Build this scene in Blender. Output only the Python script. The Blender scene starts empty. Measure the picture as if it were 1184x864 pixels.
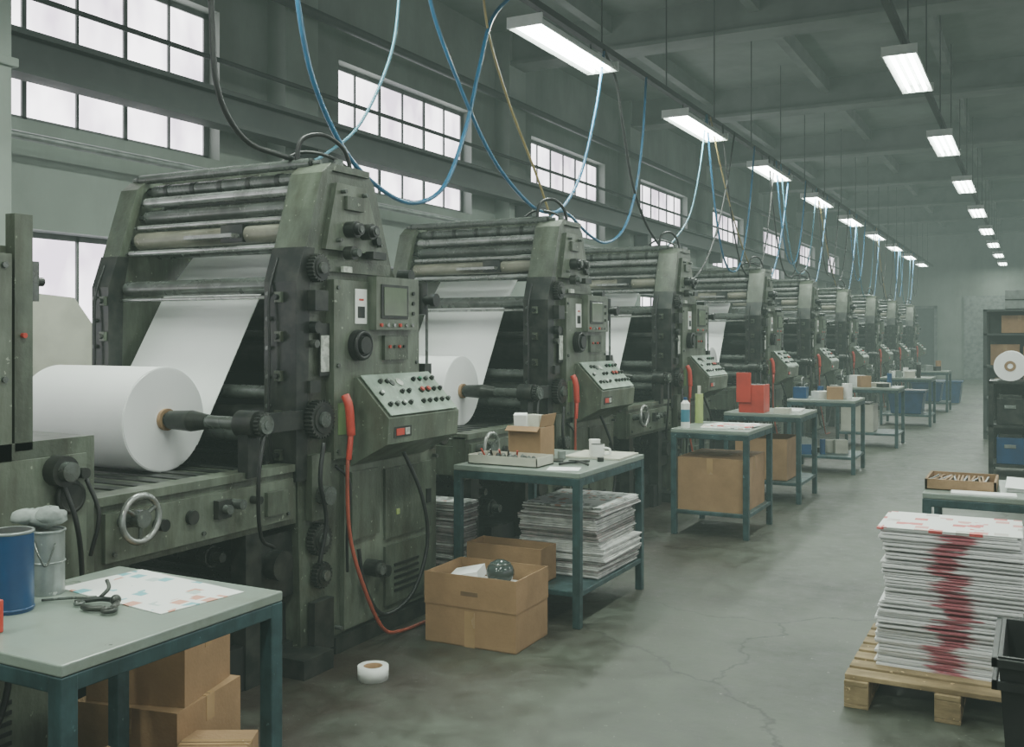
import bpy, bmesh, math, random
from mathutils import Vector, Matrix
random.seed(7)
scene = bpy.context.scene

# ------------------------------------------------------------------ materials
def new_mat(name):
    m = bpy.data.materials.new(name); m.use_nodes = True
    nt = m.node_tree
    for n in list(nt.nodes): nt.nodes.remove(n)
    out = nt.nodes.new('ShaderNodeOutputMaterial')
    return m, nt, out

def mat(name, c1, c2=None, rough=0.5, metal=0.0, scale=6.0, lo=0.4, hi=0.65, bump=0.0, bscale=40.0, detail=6.0, spec=0.5, rvar=0.12, grime=0.0, gcol=(.35,.30,.24), gs=(9,9,1.6), chips=True):
    m, nt, out = new_mat(name)
    b = nt.nodes.new('ShaderNodeBsdfPrincipled')
    nt.links.new(b.outputs[0], out.inputs[0])
    b.inputs['Roughness'].default_value = rough
    b.inputs['Metallic'].default_value = metal
    b.inputs['Specular IOR Level'].default_value = spec
    tc = nt.nodes.new('ShaderNodeTexCoord')
    nz = nt.nodes.new('ShaderNodeTexNoise'); nz.inputs['Scale'].default_value = scale; nz.inputs['Detail'].default_value = detail
    nt.links.new(tc.outputs['Object'], nz.inputs['Vector'])
    cr = nt.nodes.new('ShaderNodeValToRGB')
    cr.color_ramp.elements[0].position = lo; cr.color_ramp.elements[1].position = hi
    cr.color_ramp.elements[0].color = (*c1, 1); cr.color_ramp.elements[1].color = (*(c2 or tuple(x*0.8 for x in c1)), 1)
    nt.links.new(nz.outputs['Fac'], cr.inputs['Fac'])
    col = cr.outputs['Color']
    if grime:
        mp = nt.nodes.new('ShaderNodeMapping'); mp.inputs['Scale'].default_value = gs; nt.links.new(tc.outputs['Object'], mp.inputs[0])
        ng = nt.nodes.new('ShaderNodeTexNoise'); ng.inputs['Scale'].default_value=1; ng.inputs['Detail'].default_value=9; ng.inputs['Roughness'].default_value=.68
        nt.links.new(mp.outputs[0], ng.inputs['Vector'])
        rg = nt.nodes.new('ShaderNodeValToRGB'); rg.color_ramp.elements[0].position=.38; rg.color_ramp.elements[1].position=.60
        rg.color_ramp.elements[0].color=(*gcol,1); rg.color_ramp.elements[1].color=(1,1,1,1)
        nt.links.new(ng.outputs['Fac'], rg.inputs[0])
        mx = nt.nodes.new('ShaderNodeMix'); mx.data_type='RGBA'; mx.blend_type='MULTIPLY'; mx.inputs[0].default_value=grime
        nt.links.new(col, mx.inputs[6]); nt.links.new(rg.outputs[0], mx.inputs[7])
        col = mx.outputs[2]
        if chips:
            nc = nt.nodes.new('ShaderNodeTexNoise'); nc.inputs['Scale'].default_value=34; nc.inputs['Detail'].default_value=4
            nt.links.new(tc.outputs['Object'], nc.inputs['Vector'])
            rc = nt.nodes.new('ShaderNodeValToRGB'); rc.color_ramp.elements[0].position=.68; rc.color_ramp.elements[1].position=.72
            rc.color_ramp.elements[0].color=(0,0,0,1); rc.color_ramp.elements[1].color=(1,1,1,1)
            nt.links.new(nc.outputs['Fac'], rc.inputs[0])
            m3 = nt.nodes.new('ShaderNodeMix'); m3.data_type='RGBA'; nt.links.new(rc.outputs[0], m3.inputs[0]); nt.links.new(mx.outputs[2], m3.inputs[6])
            m3.inputs[7].default_value=(c1[0]*1.7+.02,c1[1]*1.65+.02,c1[2]*1.6+.02,1)
            col = m3.outputs[2]
    nt.links.new(col, b.inputs['Base Color'])
    mr = nt.nodes.new('ShaderNodeMapRange')
    mr.inputs['To Min'].default_value = max(0, rough-rvar); mr.inputs['To Max'].default_value = min(1, rough+rvar)
    nt.links.new(nz.outputs['Fac'], mr.inputs['Value']); nt.links.new(mr.outputs[0], b.inputs['Roughness'])
    if bump:
        n2 = nt.nodes.new('ShaderNodeTexNoise'); n2.inputs['Scale'].default_value = bscale
        nt.links.new(tc.outputs['Object'], n2.inputs['Vector'])
        bp = nt.nodes.new('ShaderNodeBump'); bp.inputs['Strength'].default_value = bump; bp.inputs['Distance'].default_value = 0.01
        nt.links.new(n2.outputs['Fac'], bp.inputs['Height']); nt.links.new(bp.outputs[0], b.inputs['Normal'])
    return m

def emis(name, col, strength, noise=False):
    m, nt, out = new_mat(name)
    e = nt.nodes.new('ShaderNodeEmission'); e.inputs[0].default_value = (*col, 1); e.inputs[1].default_value = strength
    nt.links.new(e.outputs[0], out.inputs[0])
    if noise:
        tc = nt.nodes.new('ShaderNodeTexCoord'); mp = nt.nodes.new('ShaderNodeMapping'); mp.inputs['Scale'].default_value = (1, 1.3, 0.7)
        nz = nt.nodes.new('ShaderNodeTexNoise'); nz.inputs['Scale'].default_value = 1.6; nz.inputs['Detail'].default_value = 3
        cr = nt.nodes.new('ShaderNodeValToRGB')
        cr.color_ramp.elements[0].position = .35; cr.color_ramp.elements[1].position = .62
        cr.color_ramp.elements[0].color = (col[0]*.50, col[1]*.45, col[2]*.52, 1); cr.color_ramp.elements[1].color = (*col, 1)
        nt.links.new(tc.outputs['Object'], mp.inputs[0]); nt.links.new(mp.outputs[0], nz.inputs['Vector'])
        nt.links.new(nz.outputs['Fac'], cr.inputs[0]); nt.links.new(cr.outputs[0], e.inputs[0])
    return m

M = {}
M['body'] = mat('press_green_paint', (0.112,0.135,0.100), (0.062,0.075,0.056), 0.36, 0.12, 5, .38, .68, .15, 60, grime=.7)
M['body2'] = mat('press_green_panel', (0.146,0.174,0.132), (0.092,0.110,0.083), 0.34, 0.1, 7, .38, .72, .1, 60, grime=.65)
M['iron'] = mat('dark_iron', (0.020,0.024,0.022), (0.045,0.048,0.041), 0.36, 0.4, 12)
M['black'] = mat('black_rubber', (0.007,0.008,0.008), (0.013,0.014,0.013), 0.45, 0, 10)
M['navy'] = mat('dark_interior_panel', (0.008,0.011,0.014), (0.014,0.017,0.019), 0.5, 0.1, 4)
M['steel'] = mat('roller_steel', (0.42,0.45,0.43), (0.26,0.28,0.265), 0.26, 0.6, 9, gs=(2,14,14), grime=.5)
M['dsteel'] = mat('roller_dark_steel', (0.145,0.165,0.15), (0.085,0.098,0.088), 0.28, 0.4, 9, gs=(2,14,14), grime=.6)
M['beige'] = mat('roller_beige', (0.22,0.22,0.17), (0.15,0.15,0.12), 0.38, 0.1, 9, gs=(2,14,14), grime=.6)
M['console'] = mat('console_pale_green', (0.31,0.40,0.33), (0.23,0.295,0.245), 0.45, 0.1, 8, grime=.5)
M['red'] = mat('red_plastic', (0.50,0.050,0.03), (0.38,0.04,0.025), 0.4)
M['orange'] = mat('red_hose_rubber', (0.33,0.065,0.035), (0.22,0.045,0.025), 0.5)
M['green'] = mat('green_plastic', (0.04,0.25,0.12), None, 0.4)
M['white'] = mat('white_plastic', (0.74,0.76,0.72), (0.62,0.64,0.60), 0.4)
M['cream'] = mat('cream_card', (0.50,0.50,0.42), (0.42,0.42,0.35), 0.7, 0, 5)
M['label'] = mat('paper_label', (0.50,0.53,0.47), (0.32,0.34,0.30), 0.6, 0, 45, .45, .6)
M['screen'] = mat('screen_glass', (0.13,0.16,0.11), (0.10,0.12,0.085), 0.15)
M['paper'] = mat('white_paper', (0.86,0.88,0.86), (0.82,0.84,0.82), 0.65, 0, 2.5)
M['newsedge'] = mat('newsprint_edge', (0.64,0.64,0.61), (0.42,0.42,0.41), 0.75, 0, 14)
M['newsdark'] = mat('newsprint_printed', (0.20,0.195,0.19), (0.32,0.27,0.26), 0.75, 0, 20)
M['core'] = mat('cardboard_core', (0.30,0.19,0.10), (0.23,0.145,0.075), 0.8, 0, 20)
M['cardboard'] = mat('cardboard', (0.33,0.20,0.098), (0.25,0.148,0.07), 0.8, 0, 4, .35, .7, .1, 80, grime=.3, gs=(3,3,3), chips=False)
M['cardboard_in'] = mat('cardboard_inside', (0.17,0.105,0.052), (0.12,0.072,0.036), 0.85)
M['tape'] = mat('packing_tape', (0.37,0.24,0.12), (0.31,0.20,0.10), 0.25)
M['table'] = mat('table_blue_green_steel', (0.048,0.095,0.102), (0.030,0.060,0.064), 0.38, 0.2, 14, grime=.5)
M['tabletop'] = mat('table_top_laminate', (0.26,0.315,0.275), (0.18,0.22,0.19), 0.32, 0.0, 5, grime=.45, gs=(5,5,5), chips=False)
M['wood'] = mat('pallet_wood', (0.35,0.26,0.135), (0.20,0.145,0.072), 0.8, 0, 9, .35, .7, .2, 60, grime=.5, gs=(3,20,20))
M['blue'] = mat('blue_plastic', (0.012,0.055,0.14), (0.009,0.04,0.105), 0.33)
M['hoseblue'] = mat('blue_hose', (0.016,0.125,0.24), (0.012,0.09,0.18), 0.38)
M['hosecyan'] = mat('cyan_hose', (0.06,0.20,0.27), (0.045,0.16,0.22), 0.4)
M['hoseyel'] = mat('yellow_hose', (0.30,0.24,0.085), (0.23,0.18,0.06), 0.45)
M['grey'] = mat('grey_metal', (0.22,0.25,0.23), (0.15,0.17,0.155), 0.45, 0.3, 8)
M['cangrey'] = mat('tin_can', (0.32,0.36,0.35), (0.22,0.25,0.24), 0.33, 0.4, 12, grime=.4)
M['cloth'] = mat('rag_cloth', (0.28,0.31,0.29), (0.16,0.18,0.17), 0.9, 0, 8, .35,.65,.5,30)
M['wall'] = mat('plaster_wall', (0.255,0.30,0.262), (0.18,0.212,0.183), 0.85, 0, 0.8, .35, .7, .15, 12, grime=.3, gs=(.8,.8,.25), chips=False)
M['pier'] = mat('pier_plaster', (0.28,0.325,0.285), (0.21,0.245,0.212), 0.85, 0, 1.2)
M['ceil'] = mat('ceiling_paint', (0.185,0.22,0.19), (0.135,0.16,0.138), 0.9, 0, 0.6, grime=.35, gs=(.5,.5,.5), chips=False)
M['beam'] = mat('beam_paint', (0.155,0.183,0.158), (0.11,0.13,0.112), 0.7, 0, 1.5)
M['rail'] = mat('dark_steel_rail', (0.036,0.044,0.041), (0.055,0.065,0.06), 0.55, 0.3, 3)
M['frame'] = mat('window_frame_paint', (0.12,0.135,0.125), (0.08,0.09,0.085), 0.6, 0, 6)
M['fixture'] = mat('fixture_white_enamel', (0.65,0.70,0.65), (0.55,0.6,0.56), 0.4)
M['pane'] = emis('frosted_window_pane', (1.0,0.97,1.0), 6.0, True)
M['tube'] = emis('fluorescent_tube', (0.90,1.0,0.93), 34)
M['glassy'] = mat('dark_glass', (0.05,0.065,0.06), None, 0.12)
M['door'] = mat('door_dark_green', (0.03,0.042,0.038), (0.022,0.03,0.027), 0.5)
M['greenyel'] = mat('lime_plastic', (0.32,0.40,0.14), None, 0.4)
M['greenlab'] = mat('green_label', (0.16,0.25,0.10), None, 0.5)

def floor_mat():
    m, nt, out = new_mat('worn_concrete_floor')
    N = nt.nodes.new; L = nt.links.new
    b = N('ShaderNodeBsdfPrincipled'); L(b.outputs[0], out.inputs[0])
    tc = N('ShaderNodeTexCoord')
    n1 = N('ShaderNodeTexNoise'); n1.inputs['Scale'].default_value = .7; n1.inputs['Detail'].default_value = 8; n1.inputs['Roughness'].default_value=.66
    n2 = N('ShaderNodeTexNoise'); n2.inputs['Scale'].default_value = 7; n2.inputs['Detail'].default_value = 9; n2.inputs['Roughness'].default_value=.74
    vo = N('ShaderNodeTexVoronoi'); vo.feature = 'DISTANCE_TO_EDGE'; vo.inputs['Scale'].default_value = .42
    n3 = N('ShaderNodeTexNoise'); n3.inputs['Scale'].default_value = 1.7; n3.inputs['Detail'].default_value = 9; n3.inputs['Roughness'].default_value=.6
    mixv = N('ShaderNodeMix'); mixv.data_type='VECTOR'; mixv.inputs[0].default_value = .35
    L(tc.outputs['Object'], n1.inputs['Vector']); L(tc.outputs['Object'], n2.inputs['Vector']); L(tc.outputs['Object'], n3.inputs['Vector'])
    L(tc.outputs['Object'], mixv.inputs[4]); L(n3.outputs['Color'], mixv.inputs[5]); L(mixv.outputs[1], vo.inputs['Vector'])
    r1 = N('ShaderNodeValToRGB'); e = r1.color_ramp.elements
    e[0].position=.36; e[0].color=(0.034,0.037,0.027,1); e[1].position=.66; e[1].color=(0.104,0.120,0.094,1)
    el = r1.color_ramp.elements.new(.5); el.color=(0.070,0.080,0.061,1)
    L(n1.outputs['Fac'], r1.inputs[0])
    r2 = N('ShaderNodeValToRGB'); e=r2.color_ramp.elements; e[0].position=.38; e[0].color=(.42,.40,.34,1); e[1].position=.58; e[1].color=(1,1,1,1)
    L(n2.outputs['Fac'], r2.inputs[0])
    mu = N('ShaderNodeMix'); mu.data_type='RGBA'; mu.blend_type='MULTIPLY'; mu.inputs[0].default_value=.8
    L(r1.outputs[0], mu.inputs[6]); L(r2.outputs[0], mu.inputs[7])
    r3 = N('ShaderNodeValToRGB'); e=r3.color_ramp.elements; e[0].position=0; e[0].color=(.15,.15,.13,1); e[1].position=.0035; e[1].color=(1,1,1,1)
    L(vo.outputs['Distance'], r3.inputs[0])
    mu2 = N('ShaderNodeMix'); mu2.data_type='RGBA'; mu2.blend_type='MULTIPLY'; mu2.inputs[0].default_value=.8
    L(mu.outputs[2], mu2.inputs[6]); L(r3.outputs[0], mu2.inputs[7])
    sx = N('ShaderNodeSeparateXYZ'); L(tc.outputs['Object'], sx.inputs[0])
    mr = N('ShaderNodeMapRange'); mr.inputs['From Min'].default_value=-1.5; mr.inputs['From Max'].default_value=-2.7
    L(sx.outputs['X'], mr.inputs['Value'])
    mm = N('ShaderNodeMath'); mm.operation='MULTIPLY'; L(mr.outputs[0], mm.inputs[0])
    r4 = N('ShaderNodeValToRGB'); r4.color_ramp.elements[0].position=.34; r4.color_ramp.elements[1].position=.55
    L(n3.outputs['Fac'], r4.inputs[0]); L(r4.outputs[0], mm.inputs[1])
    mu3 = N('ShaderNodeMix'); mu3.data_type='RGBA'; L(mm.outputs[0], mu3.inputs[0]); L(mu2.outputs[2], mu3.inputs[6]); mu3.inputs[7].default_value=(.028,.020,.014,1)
    # fine pale debris specks / scuffs
    n5 = N('ShaderNodeTexNoise'); n5.inputs['Scale'].default_value=45; n5.inputs['Detail'].default_value=3; L(tc.outputs['Object'], n5.inputs['Vector'])
    r5 = N('ShaderNodeValToRGB'); r5.color_ramp.elements[0].position=.70; r5.color_ramp.elements[1].position=.74; L(n5.outputs['Fac'], r5.inputs[0])
    mu4 = N('ShaderNodeMix'); mu4.data_type='RGBA'; L(r5.outputs[0], mu4.inputs[0]); L(mu3.outputs[2], mu4.inputs[6]); mu4.inputs[7].default_value=(.20,.21,.18,1)
    L(mu4.outputs[2], b.inputs['Base Color'])
    rr = N('ShaderNodeMapRange'); rr.inputs['From Min'].default_value=.3; rr.inputs['From Max'].default_value=.7; rr.inputs['To Min'].default_value=.36; rr.inputs['To Max'].default_value=.66
    L(n2.outputs['Fac'], rr.inputs['Value']); L(rr.outputs[0], b.inputs['Roughness'])
    bp = N('ShaderNodeBump'); bp.inputs['Strength'].default_value=.2; bp.inputs['Distance'].default_value=.01
    L(n2.outputs['Fac'], bp.inputs['Height']); L(bp.outputs[0], b.inputs['Normal'])
    return m
M['floor'] = floor_mat()

def print_mat(name, cols, scale, thr, seed=0.0):
    m, nt, out = new_mat(name)
    N = nt.nodes.new; L = nt.links.new
    b = N('ShaderNodeBsdfPrincipled'); L(b.outputs[0], out.inputs[0]); b.inputs['Roughness'].default_value=.5
    tc = N('ShaderNodeTexCoord'); mp = N('ShaderNodeMapping'); mp.inputs['Location'].default_value=(seed,seed*.7,0)
    L(tc.outputs['Object'], mp.inputs[0])
    vo = N('ShaderNodeTexVoronoi'); vo.distance='CHEBYCHEV'; vo.inputs['Scale'].default_value=scale; vo.inputs['Randomness'].default_value=.7
    L(mp.outputs[0], vo.inputs['Vector'])
    nz = N('ShaderNodeTexNoise'); nz.inputs['Scale'].default_value=scale*.5; L(mp.outputs[0], nz.inputs['Vector'])
    sep = N('ShaderNodeSeparateColor'); L(vo.outputs['Color'], sep.inputs[0])
    cr = N('ShaderNodeValToRGB'); cr.color_ramp.interpolation='CONSTANT'
    e = cr.color_ramp.elements; e[0].position=0; e[0].color=(*cols[0],1); e[1].position=.5; e[1].color=(*cols[1],1)
    x = e.new(.75); x.color=(*cols[2],1)
    L(sep.outputs[0], cr.inputs[0])
    gt = N('ShaderNodeMath'); gt.operation='GREATER_THAN'; gt.inputs[1].default_value=thr; L(nz.outputs['Fac'], gt.inputs[0])
    lt = N('ShaderNodeMath'); lt.operation='LESS_THAN'; lt.inputs[1].default_value=.36; L(vo.outputs['Distance'], lt.inputs[0])
    mm = N('ShaderNodeMath'); mm.operation='MULTIPLY'; L(gt.outputs[0], mm.inputs[0]); L(lt.outputs[0], mm.inputs[1])
    mx = N('ShaderNodeMix'); mx.data_type='RGBA'; L(mm.outputs[0], mx.inputs[0]); mx.inputs[6].default_value=(.74,.76,.73,1); L(cr.outputs[0], mx.inputs[7])
    L(mx.outputs[2], b.inputs['Base Color'])
    return m
M['print_red'] = print_mat('printed_sheet_red', [(.62,.11,.10),(.62,.28,.25),(.50,.48,.44)], 13, .42, .3)
M['print_mix'] = print_mat('printed_sheet_colour', [(.16,.42,.46),(.60,.30,.22),(.45,.55,.52)], 17, .48, 1.3)
M['print_grey'] = print_mat('printed_sheet_grey', [(.30,.32,.30),(.55,.35,.28),(.45,.48,.45)], 18, .48, 2.1)

def stack_side_mat():
    m, nt, out = new_mat('printed_stack_edge')
    N = nt.nodes.new; L = nt.links.new
    b = N('ShaderNodeBsdfPrincipled'); L(b.outputs[0], out.inputs[0]); b.inputs['Roughness'].default_value=.6
    tc = N('ShaderNodeTexCoord'); sx = N('ShaderNodeSeparateXYZ'); L(tc.outputs['Object'], sx.inputs[0])
    mp = N('ShaderNodeMapping'); mp.inputs['Scale'].default_value=(0.3,0.3,9); L(tc.outputs['Object'], mp.inputs[0])
    nz = N('ShaderNodeTexNoise'); nz.inputs['Scale'].default_value=1.6; nz.inputs['Detail'].default_value=4; L(mp.outputs[0], nz.inputs['Vector'])
    a = N('ShaderNodeMath'); a.operation='MULTIPLY_ADD'; a.inputs[1].default_value=.45; a.inputs[2].default_value=-.22; L(nz.outputs['Fac'], a.inputs[0])
    s = N('ShaderNodeMath'); s.operation='SUBTRACT'; L(sx.outputs['X'], s.inputs[0]); L(a.outputs[0], s.inputs[1])
    ab = N('ShaderNodeMath'); ab.operation='ABSOLUTE'; L(s.outputs[0], ab.inputs[0])
    mp2 = N('ShaderNodeMapping'); mp2.inputs['Scale'].default_value=(10,10,130); L(tc.outputs['Object'], mp2.inputs[0])
    n2 = N('ShaderNodeTexNoise'); n2.inputs['Scale'].default_value=1; L(mp2.outputs[0], n2.inputs['Vector'])
    ad = N('ShaderNodeMath'); ad.operation='MULTIPLY_ADD'; ad.inputs[1].default_value=.20; L(n2.outputs['Fac'], ad.inputs[0]); L(ab.outputs[0], ad.inputs[2])
    cr = N('ShaderNodeValToRGB'); e=cr.color_ramp.elements; e[0].position=.14; e[0].color=(.34,.10,.12,1); e[1].position=.185; e[1].color=(.62,.62,.61,1)
    L(ad.outputs[0], cr.inputs[0]); L(cr.outputs[0], b.inputs['Base Color'])
    return m
M['stack_side'] = stack_side_mat()

# ------------------------------------------------------------------ mesh builder
class MB:
    def __init__(s): s.v=[]; s.f=[]; s.m=[]; s.s=[]; s.mats=[]
    def mi(s, k):
        if k not in s.mats: s.mats.append(k)
        return s.mats.index(k)
    def add(s, vs, fs, mk, smooth=False):
        o=len(s.v); s.v += [tuple(v) for v in vs]; i=s.mi(mk)
        for k,f in enumerate(fs):
            s.f.append([o+a for a in f]); s.m.append(i)
            s.s.append(smooth[k] if isinstance(smooth, list) else smooth)
    def box(s, x0,x1,y0,y1,z0,z1, mk, rot=0, tilt=None):
        vs=[(x,y,z) for x in (x0,x1) for y in (y0,y1) for z in (z0,z1)]
        if rot or tilt:
            c=Vector(((x0+x1)/2,(y0+y1)/2,(z0+z1)/2)); R=Matrix.Rotation(rot,3,'Z')
            if tilt: R = R @ Matrix.Rotation(tilt[1],3,tilt[0])
            vs=[tuple(c+R@(Vector(v)-c)) for v in vs]
        s.add(vs, [(0,1,3,2),(4,6,7,5),(0,4,5,1),(2,3,7,6),(0,2,6,4),(1,5,7,3)], mk)
    def prism(s, poly, a0, a1, mk, axis='X'):
        n=len(poly)
        def P(a,u,v): return (a,u,v) if axis=='X' else ((u,a,v) if axis=='Y' else (u,v,a))
        vs=[P(a0,*p) for p in poly]+[P(a1,*p) for p in poly]
        fs=[tuple(range(n)), tuple(range(n,2*n))]+[(i,(i+1)%n,n+(i+1)%n,n+i) for i in range(n)]
        s.add(vs,fs,mk)
    def cyl(s, p0,p1,r0,mk,r1=None,seg=20,cap=None):
        r1 = r0 if r1 is None else r1
        p0=Vector(p0);p1=Vector(p1);d=(p1-p0).normalized()
        a=d.orthogonal().normalized(); b=d.cross(a)
        vs=[];
        for p,r in ((p0,r0),(p1,r1)):
            for i in range(seg):
                t=2*math.pi*i/seg; vs.append(p+a*(r*math.cos(t))+b*(r*math.sin(t)))
        s.add(vs,[(i,(i+1)%seg,seg+(i+1)%seg,seg+i) for i in range(seg)],mk,True)
        s.add(vs[:seg],[tuple(range(seg))],cap or mk); s.add(vs[seg:],[tuple(range(seg))],cap or mk)
    def ring(s, p0,p1,ro,ri,mk,seg=28):
        p0=Vector(p0);p1=Vector(p1);d=(p1-p0).normalized();a=d.orthogonal().normalized();b=d.cross(a)
        vs=[]
        for p,r in ((p0,ro),(p1,ro),(p1,ri),(p0,ri)):
            for i in range(seg):
                t=2*math.pi*i/seg; vs.append(p+a*(r*math.cos(t))+b*(r*math.sin(t)))
        fs=[];
        for k in range(4):
            for i in range(seg):
                j=(i+1)%seg; k2=(k+1)%4
                fs.append((k*seg+i,k*seg+j,k2*seg+j,k2*seg+i))
        s.add(vs,fs,mk,[ (k in (0,2)) for k in range(4) for i in range(seg)])
    def torus(s,c,axis,R,r,mk,seg=28,sub=8):
        c=Vector(c);d=Vector(axis).normalized();a=d.orthogonal().normalized();b=d.cross(a);vs=[];fs=[]
        for i in range(seg):
            t=2*math.pi*i/seg; u=a*math.cos(t)+b*math.sin(t)
            for j in range(sub):
                q=2*math.pi*j/sub; vs.append(c+u*(R+r*math.cos(q))+d*(r*math.sin(q)))
        for i in range(seg):
            for j in range(sub):
                fs.append((i*sub+j,((i+1)%seg)*sub+j,((i+1)%seg)*sub+(j+1)%sub,i*sub+(j+1)%sub))
        s.add(vs,fs,mk,True)
    def gear(s,c,r,th,mk,teeth=24):
        n=teeth*4; poly=[]
        for i in range(n):
            t=2*math.pi*i/n; rr = r if (i%4) in (0,1) else r*.88
            poly.append((c[1]+rr*math.cos(t), c[2]+rr*math.sin(t)))
        s.prism(poly,c[0],c[0]+th,mk)
        s.cyl((c[0]+th,c[1],c[2]),(c[0]+th+.02,c[1],c[2]),r*.4,'dsteel')
        s.cyl((c[0]+th,c[1],c[2]),(c[0]+th+.006,c[1],c[2]),r*.7,'iron')
    def sph(s,c,r,mk,sc=(1,1,1),u=14,v=9,jit=0):
        vs=[];fs=[]
        for j in range(v+1):
            ph=math.pi*j/v
            for i in range(u):
                t=2*math.pi*i/u; k=1+random.uniform(-jit,jit)
                vs.append((c[0]+sc[0]*r*k*math.sin(ph)*math.cos(t),c[1]+sc[1]*r*k*math.sin(ph)*math.sin(t),c[2]+sc[2]*r*k*math.cos(ph)))
        for j in range(v):
            for i in range(u):
                fs.append((j*u+i,j*u+(i+1)%u,(j+1)*u+(i+1)%u,(j+1)*u+i))
        s.add(vs,fs,mk,True)
    def tube(s,pts,r,mk,seg=8,smoothn=6):
        P=[Vector(p) for p in pts]
        if smoothn>1 and len(P)>2:
            Q=[];E=[P[0]*2-P[1]]+P+[P[-1]*2-P[-2]]
            for i in range(1,len(E)-2):
                a,b,c,d=E[i-1],E[i],E[i+1],E[i+2]
                for k in range(smoothn):
                    t=k/smoothn
                    Q.append(.5*((2*b)+(c-a)*t+(2*a-5*b+4*c-d)*t*t+(3*b-a-3*c+d)*t**3))
            Q.append(P[-1]);P=Q
        vs=[];prev=None
        for i,p in enumerate(P):
            d=(P[min(i+1,len(P)-1)]-P[max(i-1,0)]).normalized()
            if prev is None: a=d.orthogonal().normalized()
            else: a=(prev-d*prev.dot(d)).normalized()
            prev=a;b=d.cross(a)
            for k in range(seg):
                t=2*math.pi*k/seg; vs.append(p+a*(r*math.cos(t))+b*(r*math.sin(t)))
        n=len(P)
        fs=[(i*seg+k,i*seg+(k+1)%seg,(i+1)*seg+(k+1)%seg,(i+1)*seg+k) for i in range(n-1) for k in range(seg)]
        fs+= [tuple(range(seg)),tuple(range((n-1)*seg,n*seg))]
        s.add(vs,fs,mk,True)
    def mesh(s,name,center=False):
        me=bpy.data.meshes.new(name)
        off=Vector((0,0,0))
        if center:
            xs=[v[0] for v in s.v];ys=[v[1] for v in s.v];zs=[v[2] for v in s.v]
            off=Vector(((min(xs)+max(xs))/2,(min(ys)+max(ys))/2,min(zs)))
        me.from_pydata([tuple(Vector(v)-off) for v in s.v],[],s.f)
        for k in s.mats: me.materials.append(M[k])
        me.polygons.foreach_set('material_index',s.m); me.polygons.foreach_set('use_smooth',s.s)
        bm=bmesh.new(); bm.from_mesh(me); bmesh.ops.recalc_face_normals(bm,faces=bm.faces[:]); bm.to_mesh(me); bm.free()
        me.update(); return me,off
    def obj(s,name,bevel=0,center=True):
        me,off=s.mesh(name,center); o=bpy.data.objects.new(name,me); o.location=off; scene.collection.objects.link(o)
        if bevel: add_bevel(o,bevel)
        return o
def add_bevel(o,w):
    b=o.modifiers.new('bevel','BEVEL'); b.width=w; b.segments=2; b.limit_method='ANGLE'; b.angle_limit=math.radians(50)

# ------------------------------------------------------------------ room
XL,XR,YB,YE,ZC = -6.5, 8.0, -5.0, 40.0, 5.7
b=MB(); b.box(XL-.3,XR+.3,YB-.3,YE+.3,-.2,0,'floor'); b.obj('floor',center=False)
b=MB(); b.box(XL-.3,XR+.3,YB-.3,YE+.3,ZC,ZC+.2,'ceil'); b.obj('ceiling',center=False)
wins=[(3.9+4.5*k, 6.68+4.5*k) for k in range(-2,8)]
def side_wall(name,xa,xb):
    b=MB()
    rows=[(0,1.0,0),(1.0,2.38,1),(2.38,3.17,0),(3.17,4.5,1),(4.5,ZC,0)]
    for z0,z1,w in rows:
        if not w: b.box(xa,xb,YB,YE,z0,z1,'wall')
        else:
            y=YB
            for (a,c) in wins:
                b.box(xa,xb,y,a,z0,z1,'wall'); y=c
            b.box(xa,xb,y,YE,z0,z1,'wall')
    return b.obj(name,center=False)
side_wall('wall_left',XL-.3,XL)
side_wall('wall_right',XR,XR+.3)
b=MB(); b.box(XL-.3,XR+.3,YE,YE+.3,0,ZC,'wall'); b.obj('wall_far',center=False)
b=MB(); b.box(XL-.3,XR+.3,YB-.3,YB,0,ZC,'wall'); b.obj('wall_near',center=False)
wn=1
for side,xp in (('l',XL-.16),('r',XR+.16)):  # 'r' windows are unseen, added as glowing panels to light aisle-facing sides
    for (a,c) in wins:
        for z0,z1,up in ((1.0,2.38,0),(3.17,4.5,1)):
            b=MB()
            b.box(xp-.012,xp+.012,a+.004,c-.004,z0+.004,z1-.004,'pane')
            b.box(xp-.03,xp+.03,a+.004,c-.004,z0+.004,z0+.05,'frame'); b.box(xp-.03,xp+.03,a+.004,c-.004,z1-.05,z1-.004,'frame')
            for k in range(7):
                w=.028 if k in (0,6) else (.012 if k%2 else .020)
                y=a+(c-a)*k/6; y=min(max(y,a+w+.004),c-w-.004)
                b.box(xp-.03,xp+.03,y-w,y+w,z0+.004,z1-.004,'frame')
            if not up:
                zm=z0+(z1-z0)*.42; b.box(xp-.02,xp+.02,a+.004,c-.004,zm-.009,zm+.009,'frame')
            b.obj('window_%d'%wn); wn+=1
b=MB()
for k in range(-2,8):
    y=7.55+4.5*k; b.box(XL,XL+.22,y-.24,y+.24,0,ZC,'pier')
b.obj('wall_pier_row',center=False)
b=MB(); b.box(-6.0,-5.75,3.84,4.10,0,3.95,'pier'); b.box(-6.03,-5.72,3.81,4.13,3.3,3.36,'pier'); b.obj('column',.01)
b=MB()
for k in range(-2,9):
    y=7.55+4.5*k
    b.box(XL,XR,y-.15,y+.15,ZC-.42,ZC,'beam'); b.box(XL,XR,y-.22,y+.22,ZC-.46,ZC-.41,'beam')
for x in (-4.9,-3.0,-1.2,1.2,3.4,5.6):
    b.box(x-.06,x+.06,YB,YE,ZC-.22,ZC,'beam')
b.obj('roof_beam_grid',center=False)
b=MB()
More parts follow.
